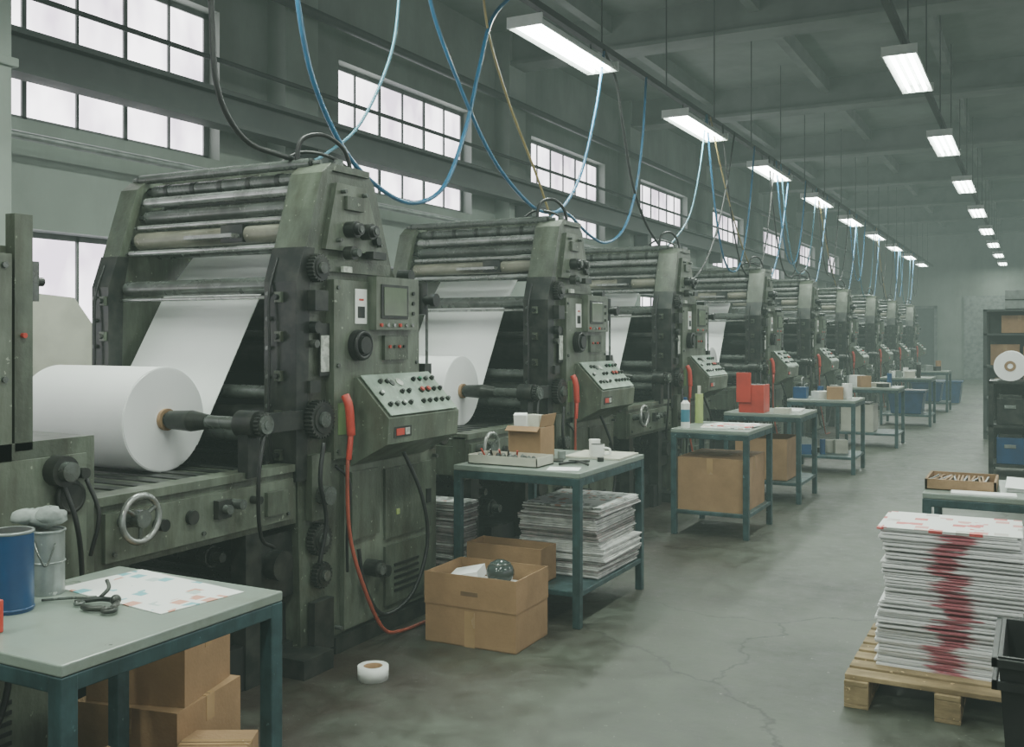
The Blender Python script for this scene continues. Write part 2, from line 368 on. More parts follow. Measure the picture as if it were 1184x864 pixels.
b.box(-6.2,-6.0,YB,YE,3.36,3.40,'rail'); b.box(-6.2,-6.0,YB,YE,3.62,3.66,'rail'); b.box(-6.12,-6.08,YB,YE,3.38,3.64,'rail')
for k in range(-2,8):
    y=7.55+4.5*k; b.box(-6.28,-6.02,y-.08,y+.08,3.16,3.36,'rail')
b.obj('crane_rail_beam',center=False)
b=MB()
b.tube([(-6.1,YB,3.92),(-6.1,YE,3.92)],.022,'rail',smoothn=1); b.tube([(-6.2,YB,2.98),(-6.2,YE,2.98)],.03,'grey',smoothn=1)
b.tube([(-6.2,YB,4.72),(-6.2,YE,4.72)],.05,'rail',smoothn=1)
b.obj('wall_pipe_run',center=False)
b=MB(); b.box(-5.0,-3.4,YE-.08,YE-.01,0,2.6,'door'); b.box(-5.1,-5.0,YE-.12,YE-.01,0,2.7,'frame'); b.box(-3.4,-3.3,YE-.12,YE-.01,0,2.7,'frame'); b.box(-5.1,-3.3,YE-.12,YE-.01,2.6,2.7,'frame'); b.box(-4.22,-4.18,YE-.1,YE-.01,0,2.6,'frame')
b.obj('door_1')
b=MB(); b.box(-2.4,-.4,YE-.08,YE-.01,0,3.0,'grey')
for k in range(12): b.box(-2.36,-.44,YE-.1,YE-.07,.05+k*.25,.29+k*.25,'grey')
b.obj('door_2')

# ------------------------------------------------------------------ light rows
def fixture():
    b=MB()
    L=.76
    prof=[(-.15,-.045),(-.09,.035),(.09,.035),(.15,-.045),(.14,-.05),(.085,.02),(-.085,.02),(-.14,-.05)]
    b.prism(prof,-L,L,'fixture',axis='Y')
    b.box(-.15,.15,-L-.015,-L,-.05,.035,'fixture'); b.box(-.15,.15,L,L+.015,-.05,.035,'fixture')
    for dx in (-.075,0,.075):
        b.cyl((dx,-L+.03,-.03),(dx,L-.03,-.03),.019,'tube',seg=10)
    for dy in (-.5,.5): b.cyl((0,dy,.03),(0,dy,.14),.008,'rail',seg=6)
    me,_=b.mesh('fluorescent_light'); return me
FM=fixture()
lights=[]
for k in range(-3,9): lights.append((-3.45,7.50+3.55*k,4.0))
for k in range(-3,8): lights.append((-1.08,10.1+4.05*k,4.12))
for k in range(-2,6): lights.append((2.6,4+6*k,4.1))  # unseen right-hand row, added for soft overall light
for (x,y,z) in lights:
    o=bpy.data.objects.new('fluorescent_light',FM); o.location=(x,y,z); scene.collection.objects.link(o)
    ld=bpy.data.lights.new('lamp','AREA'); ld.shape='RECTANGLE'; ld.size=.26; ld.size_y=1.5; ld.energy=86; ld.color=(.90,1.0,.89); ld.spread=math.pi
    lo=bpy.data.objects.new('lamp',ld); lo.parent=o; lo.location=(0,0,-.06); scene.collection.objects.link(lo)
for x,z in ((-3.45,4.18),(-1.08,4.30),(2.6,4.28)):  # last conduit belongs to the added, unseen lamp row
    b=MB(); b.box(x-.03,x+.03,YB+.05,YE-.15,z-.035,z+.02,'rail')
    y=YB+1
    while y<YE-.5:
        b.cyl((x,y,z),(x,y,ZC-.005),.008,'rail',seg=6); y+=1.75
    b.obj('lighting_conduit',center=False)

# ------------------------------------------------------------------ printing press
def press_mesh(first=False):
    b=MB()
    X0a,X0b=-4.53,-4.45
    BXa,BXb=-4.58,-4.50
    plate=[(3.78,.0),(3.74,1.3),(3.74,1.86),(3.80,2.02),(3.93,2.40),(3.99,2.45),(4.32,2.45),(4.38,2.40),(4.54,1.96),(4.58,1.91),(4.80,1.91),(4.80,1.22),(5.0,1.20),(5.0,0)]
    b.prism(plate,-3.29,-3.15,'body')
    b.prism(plate,X0a,X0b,'body')
    for xa,xb in ((-3.33,-3.13),(X0a-.02,X0b+.03)):
        b.prism([(3.72,.9),(3.72,1.86),(3.78,2.03),(3.86,2.03),(3.82,1.84),(3.80,.9)],xa,xb,'iron')
        b.prism([(3.79,2.03),(3.915,2.41),(3.985,2.465),(4.31,2.465),(4.31,2.43),(4.0,2.43),(3.96,2.39),(3.84,2.03)],xa,xb,'body')
        for z in (.98,1.12,1.26,1.4,1.54,1.68,1.8):
            b.cyl((xa+.035,3.72,z),(xa+.035,3.70,z),.011,'dsteel',seg=8)
        for k in range(5):
            z=1.0+.19*k; b.box(xa+.08,xa+.12,3.70,3.72,z,z+.05,'body')
            b.cyl((xa+.10,3.70,z+.025),(xa+.10,3.68,z+.025),.014,'iron',seg=10)
        b.tube([(xa+.06,3.71,.95),(xa+.055,3.69,1.2),(xa+.06,3.69,1.5),(xa+.05,3.70,1.8),(xa+.05,3.76,1.98)],.007,'black')
    b.prism([(3.93,2.03),(4.02,2.37),(4.27,2.37),(4.42,2.03)],-3.15,-3.12,'body2')
    b.box(-3.16,-3.10,3.97,4.74,.98,1.88,'body2')
    b.box(-3.155,-3.13,3.90,4.50,1.92,1.98,'body')
    b.box(-3.15,-3.12,4.08,4.95,.10,.94,'body2')
    b.box(-3.12,-3.105,4.42,4.88,.50,.88,'body'); b.box(-3.12,-3.105,4.42,4.88,.14,.46,'body')
    b.box(-3.115,-3.095,4.82,4.86,.64,.72,'black')
    b.box(-3.12,-3.10,4.12,4.36,.55,.9,'body')
    for k in range(5): b.box(-3.106,-3.10,4.50,4.74,.20+.035*k,.215+.035*k,'black')
    b.box(-3.107,-3.1,4.52,4.55,.62,.65,'greenyel')
    b.cyl((-3.12,4.28,.38),(-3.04,4.28,.38),.045,'iron'); b.cyl((-3.04,4.28,.38),(-3.02,4.28,.38),.03,'dsteel')
    b.cyl((-3.12,4.40,.34),(-3.07,4.40,.34),.03,'iron')
    for (y,z) in ((4.02,.13),(4.92,.13),(4.92,.9),(4.0,1.84),(4.71,1.02),(4.0,1.02),(4.71,1.84),(4.0,1.45),(4.71,1.45),(4.02,2.08),(4.37,2.08),(4.06,2.33),(4.24,2.33)):
        b.cyl((-3.13,y,z),(-3.09,y,z),.011,'dsteel',seg=8)
    for y in (4.11,4.24):
        b.cyl((-3.12,y,2.14),(-3.06,y,2.14),.042,'iron'); b.cyl((-3.06,y,2.14),(-3.035,y,2.14),.03,'black'); b.cyl((-3.035,y,2.14),(-3.03,y,2.14),.017,'dsteel')
    b.cyl((-3.12,4.10,2.02),(-3.07,4.10,2.02),.035,'iron'); b.box(-3.12,-3.07,4.26,4.38,2.0,2.04,'iron')
    b.cyl((-3.07,4.10,2.02),(-3.04,4.10,2.02),.02,'dsteel'); b.cyl((-3.12,4.34,2.10),(-3.09,4.34,2.10),.022,'iron')
    b.box(-3.12,-3.10,4.08,4.22,2.24,2.31,'body')
    b.gear((-3.14,3.86,1.93),.07,.05,'iron',22)
    b.box(-3.14,-3.08,3.80,3.90,1.72,1.82,'iron')
    b.gear((-3.13,3.86,1.19),.095,.05,'iron',28)
    b.gear((-3.14,3.88,.60),.08,.04,'iron',24); b.gear((-3.14,3.9,.42),.065,.035,'iron',20)
    b.box(-3.14,-3.10,3.80,3.95,.70,1.02,'body'); b.cyl((-3.10,3.87,.82),(-3.04,3.87,.82),.045,'dsteel')
    b.box(-3.14,-3.10,3.82,3.97,.05,.30,'iron')
    b.cyl((-3.14,3.84,1.64),(-3.09,3.84,1.64),.03,'iron'); b.cyl((-3.14,3.84,1.56),(-3.10,3.84,1.56),.02,'dsteel'); b.box(-3.14,-3.11,3.80,3.88,1.32,1.38,'iron')
    b.tube([(-3.06,3.84,1.08),(-3.05,3.80,.9),(-3.06,3.86,.7),(-3.07,3.82,.5)],.011,'black')
    b.cyl((-3.10,4.16,1.55),(-3.065,4.16,1.55),.08,'black',seg=28); b.cyl((-3.065,4.16,1.55),(-3.04,4.16,1.55),.045,'iron'); b.torus((-3.06,4.16,1.55),(1,0,0),.066,.012,'black')
    b.box(-3.11,-3.05,4.26,4.66,1.63,1.91,'body2'); b.box(-3.052,-3.044,4.30,4.55,1.69,1.87,'iron'); b.box(-3.046,-3.04,4.32,4.53,1.705,1.855,'screen')
    for k in range(6): b.cyl((-3.05,4.30+.058*k,1.655),(-3.04,4.30+.058*k,1.655),.010,'steel' if k%3 else 'red',seg=8)
    for k in range(3): b.cyl((-3.05,4.60,1.72+.055*k),(-3.04,4.60,1.72+.055*k),.011,'iron',seg=8)
    b.box(-3.11,-3.08,4.38,4.60,1.47,1.60,'body')
    for k in range(4): b.cyl((-3.08,4.42+.045*k,1.54),(-3.07,4.42+.045*k,1.54),.009,'iron' if k%2 else 'red',seg=8)
    b.box(-3.10,-3.096,4.14,4.24,1.66,1.84,'white'); b.box(-3.096,-3.094,4.16,4.22,1.69,1.75,'iron'); b.box(-3.096,-3.094,4.17,4.21,1.78,1.79,'red')
    b.box(-3.129,-3.124,3.89,3.965,1.40,1.66,'iron'); b.box(-3.124,-3.121,3.895,3.96,1.42,1.60,'label')
    b.box(-3.10,-3.096,4.0,4.07,1.10,1.26,'greenlab')
    b.box(-3.12,-3.10,4.05,4.12,1.92,1.95,'label')
    if not first:
        b.cyl((-3.12,4.80,1.72),(-3.12,4.80,1.90),.035,'iron'); b.cyl((-3.12,4.80,1.80),(-3.04,4.80,1.80),.028,'iron'); b.cyl((-3.05,4.8,1.80),(-3.02,4.8,1.80),.038,'black')
        b.cyl((-3.10,4.82,1.42),(-3.10,4.82,1.74),.009,'dsteel',seg=8); b.box(-3.16,-3.08,4.77,4.84,1.38,1.44,'iron')
    else:
        b.box(-3.15,-3.10,4.75,4.82,1.20,2.02,'body'); b.cyl((-3.13,4.84,1.72),(-3.13,4.84,1.86),.022,'dsteel'); b.cyl((-3.13,4.82,1.79),(-3.13,4.88,1.79),.016,'iron')
        b.cyl((-3.10,4.78,1.60),(-3.085,4.78,1.60),.009,'red')
        b.box(-4.3,-3.10,4.55,5.075,.62,1.23,'body'); b.box(-3.10,-3.085,4.6,5.03,.70,1.17,'body2')
        b.cyl((-3.09,4.90,1.12),(-3.03,4.90,1.12),.055,'iron'); b.cyl((-3.03,4.90,1.12),(-3.0,4.90,1.12),.035,'dsteel'); b.cyl((-3.09,5.0,1.10),(-3.05,5.0,1.10),.02,'iron')
        b.tube([(-3.05,4.90,1.08),(-3.02,4.93,.95),(-3.04,4.97,.8),(-3.06,4.99,.62)],.009,'black'); b.tube([(-3.05,5.0,1.08),(-3.02,5.03,.95),(-3.04,5.01,.8)],.008,'black')
    b.cyl((-3.15,4.62,1.93),(-3.07,4.62,1.93),.033,'iron')
    if not first:
        prof=[(-3.12,1.38),(-3.08,1.385),(-2.88,1.18),(-2.89,1.05),(-3.12,.93)]
        b.prism(prof,4.13,4.81,'body2',axis='Y')
        p0=Vector((-3.075,0,1.392)); p1=Vector((-2.882,0,1.193)); dd=(p1-p0); nn=Vector((-dd.z,0,dd.x)).normalized(); nn = nn if nn.z>0 else -nn
        a=p0; c=p1
        vs=[]
        for y in (4.15,4.79):
            for q in (a,c,c+nn*.006,a+nn*.006): vs.append((q.x,y,q.z))
        b.add(vs,[(0,1,2,3),(4,7,6,5),(0,4,5,1),(1,5,6,2),(2,6,7,3),(3,7,4,0)],'console')
        rnd=random.Random(3)
        colr=['red','iron','white','green','iron','iron','black','steel','dsteel']
        for r_ in range(3):
            for k in range(10):
                if rnd.random()<.25 or (r_==0 and k in (3,4,5)): continue
                q=p0+dd*(.2+.28*r_); y=4.20+.062*k
                cc=rnd.choice(colr); rad=.010 if cc!='red' else .014
                b.cyl((q.x,y,q.z),(q.x+nn.x*.018,y,q.z+nn.z*.018),rad+.004,'iron',seg=10); b.cyl((q.x,y,q.z),(q.x+nn.x*.026,y,q.z+nn.z*.026),rad,cc,seg=10)
        q=p0+dd*.24; b.cyl((q.x,4.43,q.z),(q.x+nn.x*.012,4.43,q.z+nn.z*.012),.026,'label',seg=12); b.cyl((q.x,4.36,q.z),(q.x+nn.x*.012,4.36,q.z+nn.z*.012),.02,'iron',seg=12)
        b.box(-2.893,-2.883,4.18,4.34,1.08,1.135,'iron'); b.box(-2.885,-2.880,4.2,4.27,1.09,1.125,'red'); b.box(-2.885,-2.880,4.28,4.32,1.09,1.125,'label')
    def roll(y,z,r,mk,x0=X0b,x1=-3.29):
        b.cyl((x0+.06,y,z),(x1-.06,y,z),r,mk,seg=26); b.cyl((x0,y,z),(x1,y,z),r*.45,'dsteel',seg=12)
        b.cyl((x0+.045,y,z),(x0+.06,y,z),r*.8,'iron',seg=20); b.cyl((x1-.06,y,z),(x1-.045,y,z),r*.8,'iron',seg=20)
    roll(3.99,2.475,.026,'dsteel',X0a,-3.2); roll(4.02,2.405,.034,'dsteel'); roll(3.955,2.335,.028,'steel'); roll(3.97,2.255,.040,'dsteel'); roll(4.14,2.32,.06,'iron'); roll(3.90,2.19,.014,'steel')
    roll(3.91,2.12,.046,'beige'); roll(4.08,2.17,.05,'dsteel'); roll(3.84,2.045,.014,'steel'); roll(3.83,1.85,.042,'dsteel'); roll(3.80,1.79,.010,'steel')
    roll(4.36,1.74,.09,'iron'); roll(4.36,1.48,.09,'iron'); roll(4.05,2.06,.03,'dsteel')
    roll(3.90,1.31,.036,'dsteel'); roll(3.92,1.20,.045,'iron'); roll(3.88,1.09,.04,'dsteel'); roll(4.28,2.40,.05,'dsteel'); roll(4.2,2.45,.03,'dsteel')
    roll(4.46,2.1,.06,'iron'); roll(4.62,1.75,.06,'dsteel'); roll(3.98,1.02,.03,'dsteel'); roll(4.16,1.60,.03,'iron')
    b.box(-3.75,-3.6,3.86,3.91,2.08,2.17,'iron'); b.box(-3.95,-3.62,3.80,3.86,2.10,2.12,'steel')
    for x in (-4.30,-4.1,-3.9,-3.7,-3.5): b.cyl((x,4.02,2.405),(x+.03,4.02,2.405),.038,'iron',seg=16)
    b.box(X0b,-3.29,4.12,4.18,2.40,2.48,'body'); b.box(X0a,-3.2,4.28,4.34,2.42,2.48,'iron')
    for x in (-3.25,-3.45,-3.6): b.cyl((x,4.2,2.45),(x,4.2,2.52),.025,'dsteel',seg=10)
    b.tube([(-3.35,3.98,2.46),(-3.33,4.0,2.60),(-3.28,4.12,2.64),(-3.25,4.25,2.58),(-3.24,4.3,2.45)],.012,'black')
    b.tube([(-3.5,4.0,2.48),(-3.42,4.1,2.56),(-3.3,4.2,2.54),(-3.22,4.3,2.46)],.010,'black')
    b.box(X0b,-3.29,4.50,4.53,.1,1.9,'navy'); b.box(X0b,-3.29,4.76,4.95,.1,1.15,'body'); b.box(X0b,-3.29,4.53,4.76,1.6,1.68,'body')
    for z in (.9,.7): b.box(X0b,-3.29,4.05,4.12,z,z+.06,'dsteel')
    # infeed bed
    b.box(BXb,-3.17,2.62,3.70,.90,.945,'body')
    for k in range(9): b.box(-4.42,-3.22,2.68+.12*k,2.74+.12*k if k<8 else 3.69,.945,.952,'iron')
    for xa,xb in ((-3.24,-3.15),(BXa,BXb)):
        b.box(xa,xb,2.58,3.74,.70,.965,'body'); b.box(xa-.01,xb+.015,2.58,3.74,.95,.985,'body2')
        for yy in (2.70,3.45): b.box(xa,xb,yy-.05,yy+.05,.0,.70,'iron')
    b.box(-3.15,-3.13,2.62,3.70,.73,.92,'body2')
    for yy in (2.66,3.12,3.66): b.cyl((-3.14,yy,.76),(-3.12,yy,.76),.010,'dsteel',seg=8)
    b.box(BXb,-3.24,2.60,2.66,.72,.9,'body')
    b.cyl((-3.14,3.05,.84),(-3.11,3.05,.84),.03,'iron'); b.cyl((-3.13,3.3,.86),(-3.07,3.3,.86),.022,'dsteel'); b.cyl((-3.13,3.42,.86),(-3.08,3.42,.86),.018,'iron'); b.box(-3.13,-3.10,3.18,3.26,.81,.89,'iron'); b.cyl((-3.10,3.22,.85),(-3.07,3.22,.85),.02,'dsteel')
    b.box(-3.14,-3.11,3.5,3.64,.77,.88,'body')
    hc=(-3.03,2.70,.90)
    b.cyl((-3.14,hc[1],hc[2]-.02),(hc[0]+.01,hc[1],hc[2]),.028,'dsteel'); b.torus(hc,(1,0,0),.088,.013,'steel'); b.cyl((hc[0]-.015,hc[1],hc[2]),(hc[0]+.02,hc[1],hc[2]),.035,'dsteel')
    for t in range(3):
        an=t*2.094+.5; b.cyl(hc,(hc[0],hc[1]+.088*math.cos(an),hc[2]+.088*math.sin(an)),.009,'dsteel',seg=6)
    b.cyl((-3.14,2.87,.84),(-3.08,2.87,.84),.025,'iron')
    b.box(BXb,-3.24,2.75,3.78,.06,.30,'black'); b.box(-3.26,-3.2,2.7,3.78,.0,.12,'iron')
    for (y,z,r) in ((3.0,.56,.05),(3.35,.60,.05),(3.2,.42,.06),(3.6,.5,.07),(2.85,.42,.05)): roll(y,z,r,'dsteel',BXb,-3.24)
    b.box(-3.24,-3.19,3.5,3.78,.35,.66,'iron'); b.cyl((-3.19,3.62,.52),(-3.12,3.62,.52),.07,'iron'); b.box(X0b,-3.3,3.72,3.78,.1,.9,'black')
    b.box(-3.2,-3.0,3.62,3.84,.0,.09,'iron'); b.box(-3.19,-3.11,4.0,4.97,.0,.08,'iron')
    b.box(-3.22,-3.16,3.30,3.5,.0,.2,'black'); b.box(-3.22,-3.17,2.95,3.1,.12,.34,'iron')
    # roll stand
    b.box(-3.17,-3.12,3.40,3.76,1.15,1.24,'iron')
    b.cyl((-3.20,3.42,1.2),(-3.09,3.42,1.2),.062,'iron'); b.box(-3.18,-3.12,3.38,3.46,.96,1.18,'iron')
    b.cyl((-3.66,3.42,1.2),(-3.05,3.42,1.2),.030,'dsteel'); b.cyl((-3.64,3.42,1.2),(-3.50,3.42,1.2),.043,'iron',r1=.050); b.cyl((-3.50,3.42,1.2),(-3.40,3.42,1.2),.050,'iron',r1=.034)
    b.cyl((-3.09,3.42,1.2),(-3.04,3.42,1.2),.042,'dsteel'); b.gear((-3.08,3.42,1.2),.055,.025,'iron',18)
    b.cyl((-4.54,3.42,1.2),(-4.43,3.42,1.2),.035,'dsteel'); b.box(-4.57,-4.50,3.36,3.76,.97,1.25,'iron')
    b.box(X0b,-3.18,5.0,5.04,.5,1.15,'body'); b.cyl((-3.15,4.95,1.02),(-3.06,4.95,1.02),.055,'iron'); b.torus((-3.07,4.95,1.02),(1,0,0),.05,.012,'iron')
    b.tube([(-3.05,4.03,1.12),(-3.04,4.0,.9),(-3.04,4.02,.6),(-3.01,4.1,.32),(-3.0,4.25,.08),(-3.02,4.45,.015),(-3.0,4.66,.015)],.010,'orange')
    b.tube([(-3.07,4.02,1.30),(-3.045,4.02,1.24),(-3.04,4.03,1.10)],.022,'red',seg=12); b.tube([(-3.04,4.03,1.12),(-3.04,4.01,.98)],.015,'red',smoothn=1)
    b.tube([(-3.06,4.5,1.0),(-2.99,4.6,.72),(-2.98,4.64,.45),(-3.0,4.52,.2),(-3.05,4.32,.13),(-3.08,4.2,.3),(-3.09,4.16,.5)],.011,'black')
    b.tube([(-3.06,3.42,1.16),(-3.04,3.36,.95),(-3.08,3.42,.7),(-3.12,3.55,.62)],.009,'black')
    b.tube([(-3.10,3.98,.95),(-3.07,4.06,.85),(-3.08,4.05,.6),(-3.10,4.08,.4)],.008,'black')
    return b.mesh('printing_press')[0]
PM=press_mesh(); PM0=press_mesh(True)
def roll_mesh():
    b=MB()
    c=(3.42,1.2); R=.25; xa=-4.42
    b.cyl((xa,c[0],c[1]),(-3.68,c[0],c[1]),R,'paper',seg=72)
    b.ring((-3.682,*c),(-3.676,*c),.245,.05,'paper',seg=60)
    b.ring((-3.69,*c),(-3.655,*c),.052,.036,'core',seg=28); b.ring((xa-.02,*c),(xa+.01,*c),.05,.036,'core',seg=28)
    path=[(3.627,1.06),(3.70,1.18),(4.06,1.78),(4.09,1.83),(4.15,1.89),(4.30,2.05),(4.35,2.12),(4.36,2.3)]
    x0,x1=-4.40,-3.68; t=.003
    vs=[];n=len(path)
    for (y,z) in path: vs+=[(x0,y,z),(x1,y,z),(x1,y+t,z-t),(x0,y+t,z-t)]
    fs=[]
    for i in range(n-1):
        o=i*4
        for k in range(4): fs.append((o+k,o+(k+1)%4,o+4+(k+1)%4,o+4+k))
    b.add(vs,fs,'paper')
    return b.mesh('paper_roll')[0]
RM=roll_mesh()
offs=[-2.53,0,2.76,5.5,9.0,12.1,15.4,19.0,22.5,26.5]
for i,o_ in enumerate(offs):
    o=bpy.data.objects.new('printing_press',PM0 if i==0 else PM); o.location=(0,o_,0); scene.collection.objects.link(o)
    if i<4: add_bevel(o,.005)
    r=bpy.data.objects.new('paper_roll',RM); r.location=(0,o_,0); scene.collection.objects.link(r)

# ------------------------------------------------------------------ hoses
XH=-3.38
def hose(pts,mk,r=.012,x=XH,x2=None):
    b=MB(); n=len(pts); x2=x if x2 is None else x2
    b.tube([(x+(x2-x)*i/(n-1),p[0],p[1]) for i,p in enumerate(pts)],r,mk); b.obj('air_hose')
hose([(3.35,4.18),(3.37,3.6),(3.42,3.14),(3.46,2.75),(3.63,2.55),(3.9,2.51),(4.15,2.51)],'black',.014)
hose([(5.0,4.15),(4.96,3.7),(4.87,3.27),(4.57,2.80),(4.25,2.57),(4.12,2.51)],'hosecyan',.009)
hose([(3.95,4.18),(3.98,3.7),(4.03,3.32),(4.15,2.95),(4.41,2.63),(4.74,2.46),(5.10,2.41),(5.46,2.56),(5.73,2.97),(5.91,3.41),(6.1,3.82),(6.49,4.14)],'hoseblue',.014)
hose([(5.22,4.15),(5.3,3.7),(5.62,3.29),(6.1,2.85),(6.64,2.60),(7.0,2.56),(7.3,2.65),(7.65,2.98),(7.97,3.6),(8.13,4.1)],'hoseblue',.013)
hose([(5.93,4.15),(6.05,3.7),(6.36,3.27),(6.79,2.83),(7.05,2.52)],'hoseyel',.009)
hose([(8.13,4.12),(8.42,3.9),(8.6,3.5),(8.82,3.04),(9.18,2.70),(9.6,2.50)],'black',.013)
hose([(6.95,2.50),(7.3,2.60),(7.79,2.46),(8.18,2.42),(8.6,2.58),(8.9,2.95),(9.1,3.5),(9.2,4.12)],'hoseblue',.012)
hose([(11.2,4.15),(10.95,3.5),(10.6,2.95),(10.1,2.63),(9.75,2.50)],'hosecyan',.010)
def sagline(y0,z0,y1,z1,sag,e=2.4,n=10):
    return [(y0+(y1-y0)*i/n, z0+(z1-z0)*i/n - sag*(1-abs(2*i/n-1)**e)) for i in range(n+1)]
hose(sagline(9.85,2.5,12.4,4.15,.9,2.2),'black',.012)
hose(sagline(11.2,4.15,13.4,4.15,1.75,2.4),'hoseblue',.012); hose(sagline(14.2,4.15,16.8,4.15,1.65,2.4),'black',.012)
rr=random.Random(11)
for j,o_ in enumerate(offs[4:]):
    yt=4.15+o_
    if j%2==0: hose(sagline(yt-1.8,4.15,yt+.1,2.48,.2,2),'hoseyel',.009)
    hose(sagline(yt+.1,2.48,yt+2.2+rr.random()*.4,4.15,.75+rr.random()*.2,2.2),'hoseblue',.013)
    hose(sagline(yt-1.3,4.15,yt+1.4,4.15,1.5+rr.random()*.3,2.5),'hosecyan' if j%2 else 'black',.011)
    hose(sagline(yt+1.5,4.15,yt+3.6,4.15,1.3+rr.random()*.3,2.3),'black' if j%2 else 'hoseblue',.011)

# ------------------------------------------------------------------ tables & clutter
def table(x0,x1,y0,y1,h,shelf=.2,t=.045,name='work_table'):
    b=MB()
    b.box(x0,x1,y0,y1,h-.03,h,'tabletop'); b.box(x0+.002,x1-.002,y0+.002,y1-.002,h-.075,h-.031,'table')
    for x in (x0,x1-t):
        for y in (y0,y1-t):
            b.box(x,x+t,y,y+t,0,h-.031,'table')
    if shelf:
        b.box(x0+.005,x1-.005,y0+.005,y1-.005,shelf-.03,shelf,'table')
    return b.obj(name,.004)
def stack(x0,x1,y0,y1,z0,z1,th=.012,jit=.012,side='newsedge',top='print_grey',name='newspaper_stack',mixs=None,bundle=0):
    b=MB(); z=z0; drift=0; bx=0;cnt=0;br=0
    while z<z1-.001:
        h=th*random.uniform(.6,1.3); drift=max(-jit,min(jit,drift+random.uniform(-jit,jit)*.4))
        if bundle and cnt%bundle==0: bx=random.uniform(-jit,jit); br=random.uniform(-.03,.03)
        cnt+=1
        jx=random.uniform(-jit,jit)*.45+drift+bx; jy=random.uniform(-jit,jit)
        k = top if z+h>=z1-.001 else (side if not mixs or random.random()<.8 else mixs)
        b.box(x0+jx,x1+jx,y0+jy,y1+jy,z,z+h*.70,k,rot=random.uniform(-.025,.025)+br)
        b.box(x0+.04,x1-.04,y0+.04,y1-.04,z+h*.68,z+h+.001,side)
        z+=h
    b.box(x0+.0,x1,y0,y1,z,z+.003,top,rot=.02)
    return b.obj(name)
def carton(cx,cy,z,w,d,h,rot=0,open_=True,flaps=True,name='cardboard_box'):
    b=MB(); t=.006
    if open_:
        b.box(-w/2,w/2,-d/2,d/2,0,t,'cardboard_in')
        b.box(-w/2,w/2,-d/2,-d/2+t,0,h,'cardboard'); b.box(-w/2,w/2,d/2-t,d/2,0,h,'cardboard')
        b.box(-w/2,-w/2+t,-d/2+t,d/2-t,0,h,'cardboard'); b.box(w/2-t,w/2,-d/2+t,d/2-t,0,h,'cardboard')
        if flaps:
            b.box(-w/2-.004,w/2+.004,-d/2-.004,-d/2,h*.55,h+.002,'cardboard'); b.box(w/2,w/2+.004,-d/2,d/2,h*.55,h+.002,'cardboard')
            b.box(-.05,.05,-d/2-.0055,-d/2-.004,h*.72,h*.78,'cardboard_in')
            b.box(-.03,.03,-d/2-.001,-d/2,.0,h*.5,'tape')
    else:
        b.box(-w/2,w/2,-d/2,d/2,0,h,'cardboard'); b.box(-w/2,w/2,-.025,.025,h,h+.002,'tape'); b.box(w/2,w/2+.0015,-.025,.025,h*.7,h,'tape')
        b.box(-.025,.025,-d/2-.0015,-d/2,h*.7,h,'tape'); b.box(-w/2,w/2,-.002,.002,h+.0021,h+.003,'cardboard_in')
    me,_=b.mesh(name); o=bpy.data.objects.new(name,me); o.location=(cx,cy,z); o.rotation_euler=(0,0,rot); scene.collection.objects.link(o); return o

table(-2.82,-2.09,1.62,2.42,.80,shelf=0,t=.05)
b=MB(); b.box(-2.72,-2.2,2.08,2.38,.801,.803,'print_mix',rot=-.12); b.obj('printed_sheet')
b=MB()
c=(-2.64,1.88); b.cyl((*c,.801),(*c,1.03),.060,'blue',seg=32); b.torus((*c,1.03),(0,0,1),.058,.005,'cangrey'); b.torus((*c,.81),(0,0,1),.058,.005,'blue'); b.cyl((*c,1.03),(*c,1.034),.054,'black')
b.obj('ink_can')
b=MB()
c=(-2.72,2.06); b.cyl((*c,.801),(*c,.995),.050,'cangrey',seg=32); b.torus((*c,.995),(0,0,1),.049,.005,'cangrey'); b.torus((*c,.90),(0,0,1),.050,.003,'cangrey'); b.tube([(-2.72,2.008,.98),(-2.68,2.0,.93),(-2.66,2.01,.9),(-2.67,2.05,.96)],.003,'dsteel')
b.obj('solvent_tin')
b=MB(); b.sph((-2.73,2.06,1.034),.055,'cloth',(1.1,1.1,.6),16,10,.12); b.sph((-2.76,2.02,1.04),.04,'cloth',(1.2,1.2,.6),16,10,.12); b.sph((-2.70,2.05,1.045),.035,'cloth',(1.2,1.2,.8),16,10,.15); b.obj('cleaning_rag')
b=MB(); b.box(-2.50,-2.46,1.69,1.73,.801,.89,'red'); b.box(-2.495,-2.465,1.70,1.72,.89,.90,'white'); b.obj('marker_box',.004)
b=MB()
b.tube([(-2.64,1.98,.806),(-2.58,2.02,.81),(-2.50,2.06,.815)],.004,'dsteel'); b.tube([(-2.52,2.0,.81),(-2.47,2.05,.815),(-2.40,2.05,.815),(-2.36,2.0,.815)],.008,'iron')
b.tube([(-2.47,2.05,.82),(-2.47,2.08,.84),(-2.49,2.09,.86)],.006,'iron'); b.torus((-2.355,1.985,.812),(0,0,1),.017,.007,'iron'); b.sph((-2.405,2.05,.82),.016,'iron'); b.torus((-2.50,2.0,.81),(0,0,1),.012,.005,'dsteel'); b.tube([(-2.46,1.98,.81),(-2.42,1.97,.812),(-2.38,1.99,.812)],.009,'iron')
b.obj('wrench')
carton(-2.86,2.64,.301,.38,.34,.24,rot=.3,open_=False)
carton(-2.86,2.64,0,.42,.40,.30,rot=.2,open_=False)
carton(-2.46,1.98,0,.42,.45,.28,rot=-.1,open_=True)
carton(-2.50,2.55,0,.24,.22,.20,rot=.5,open_=False)

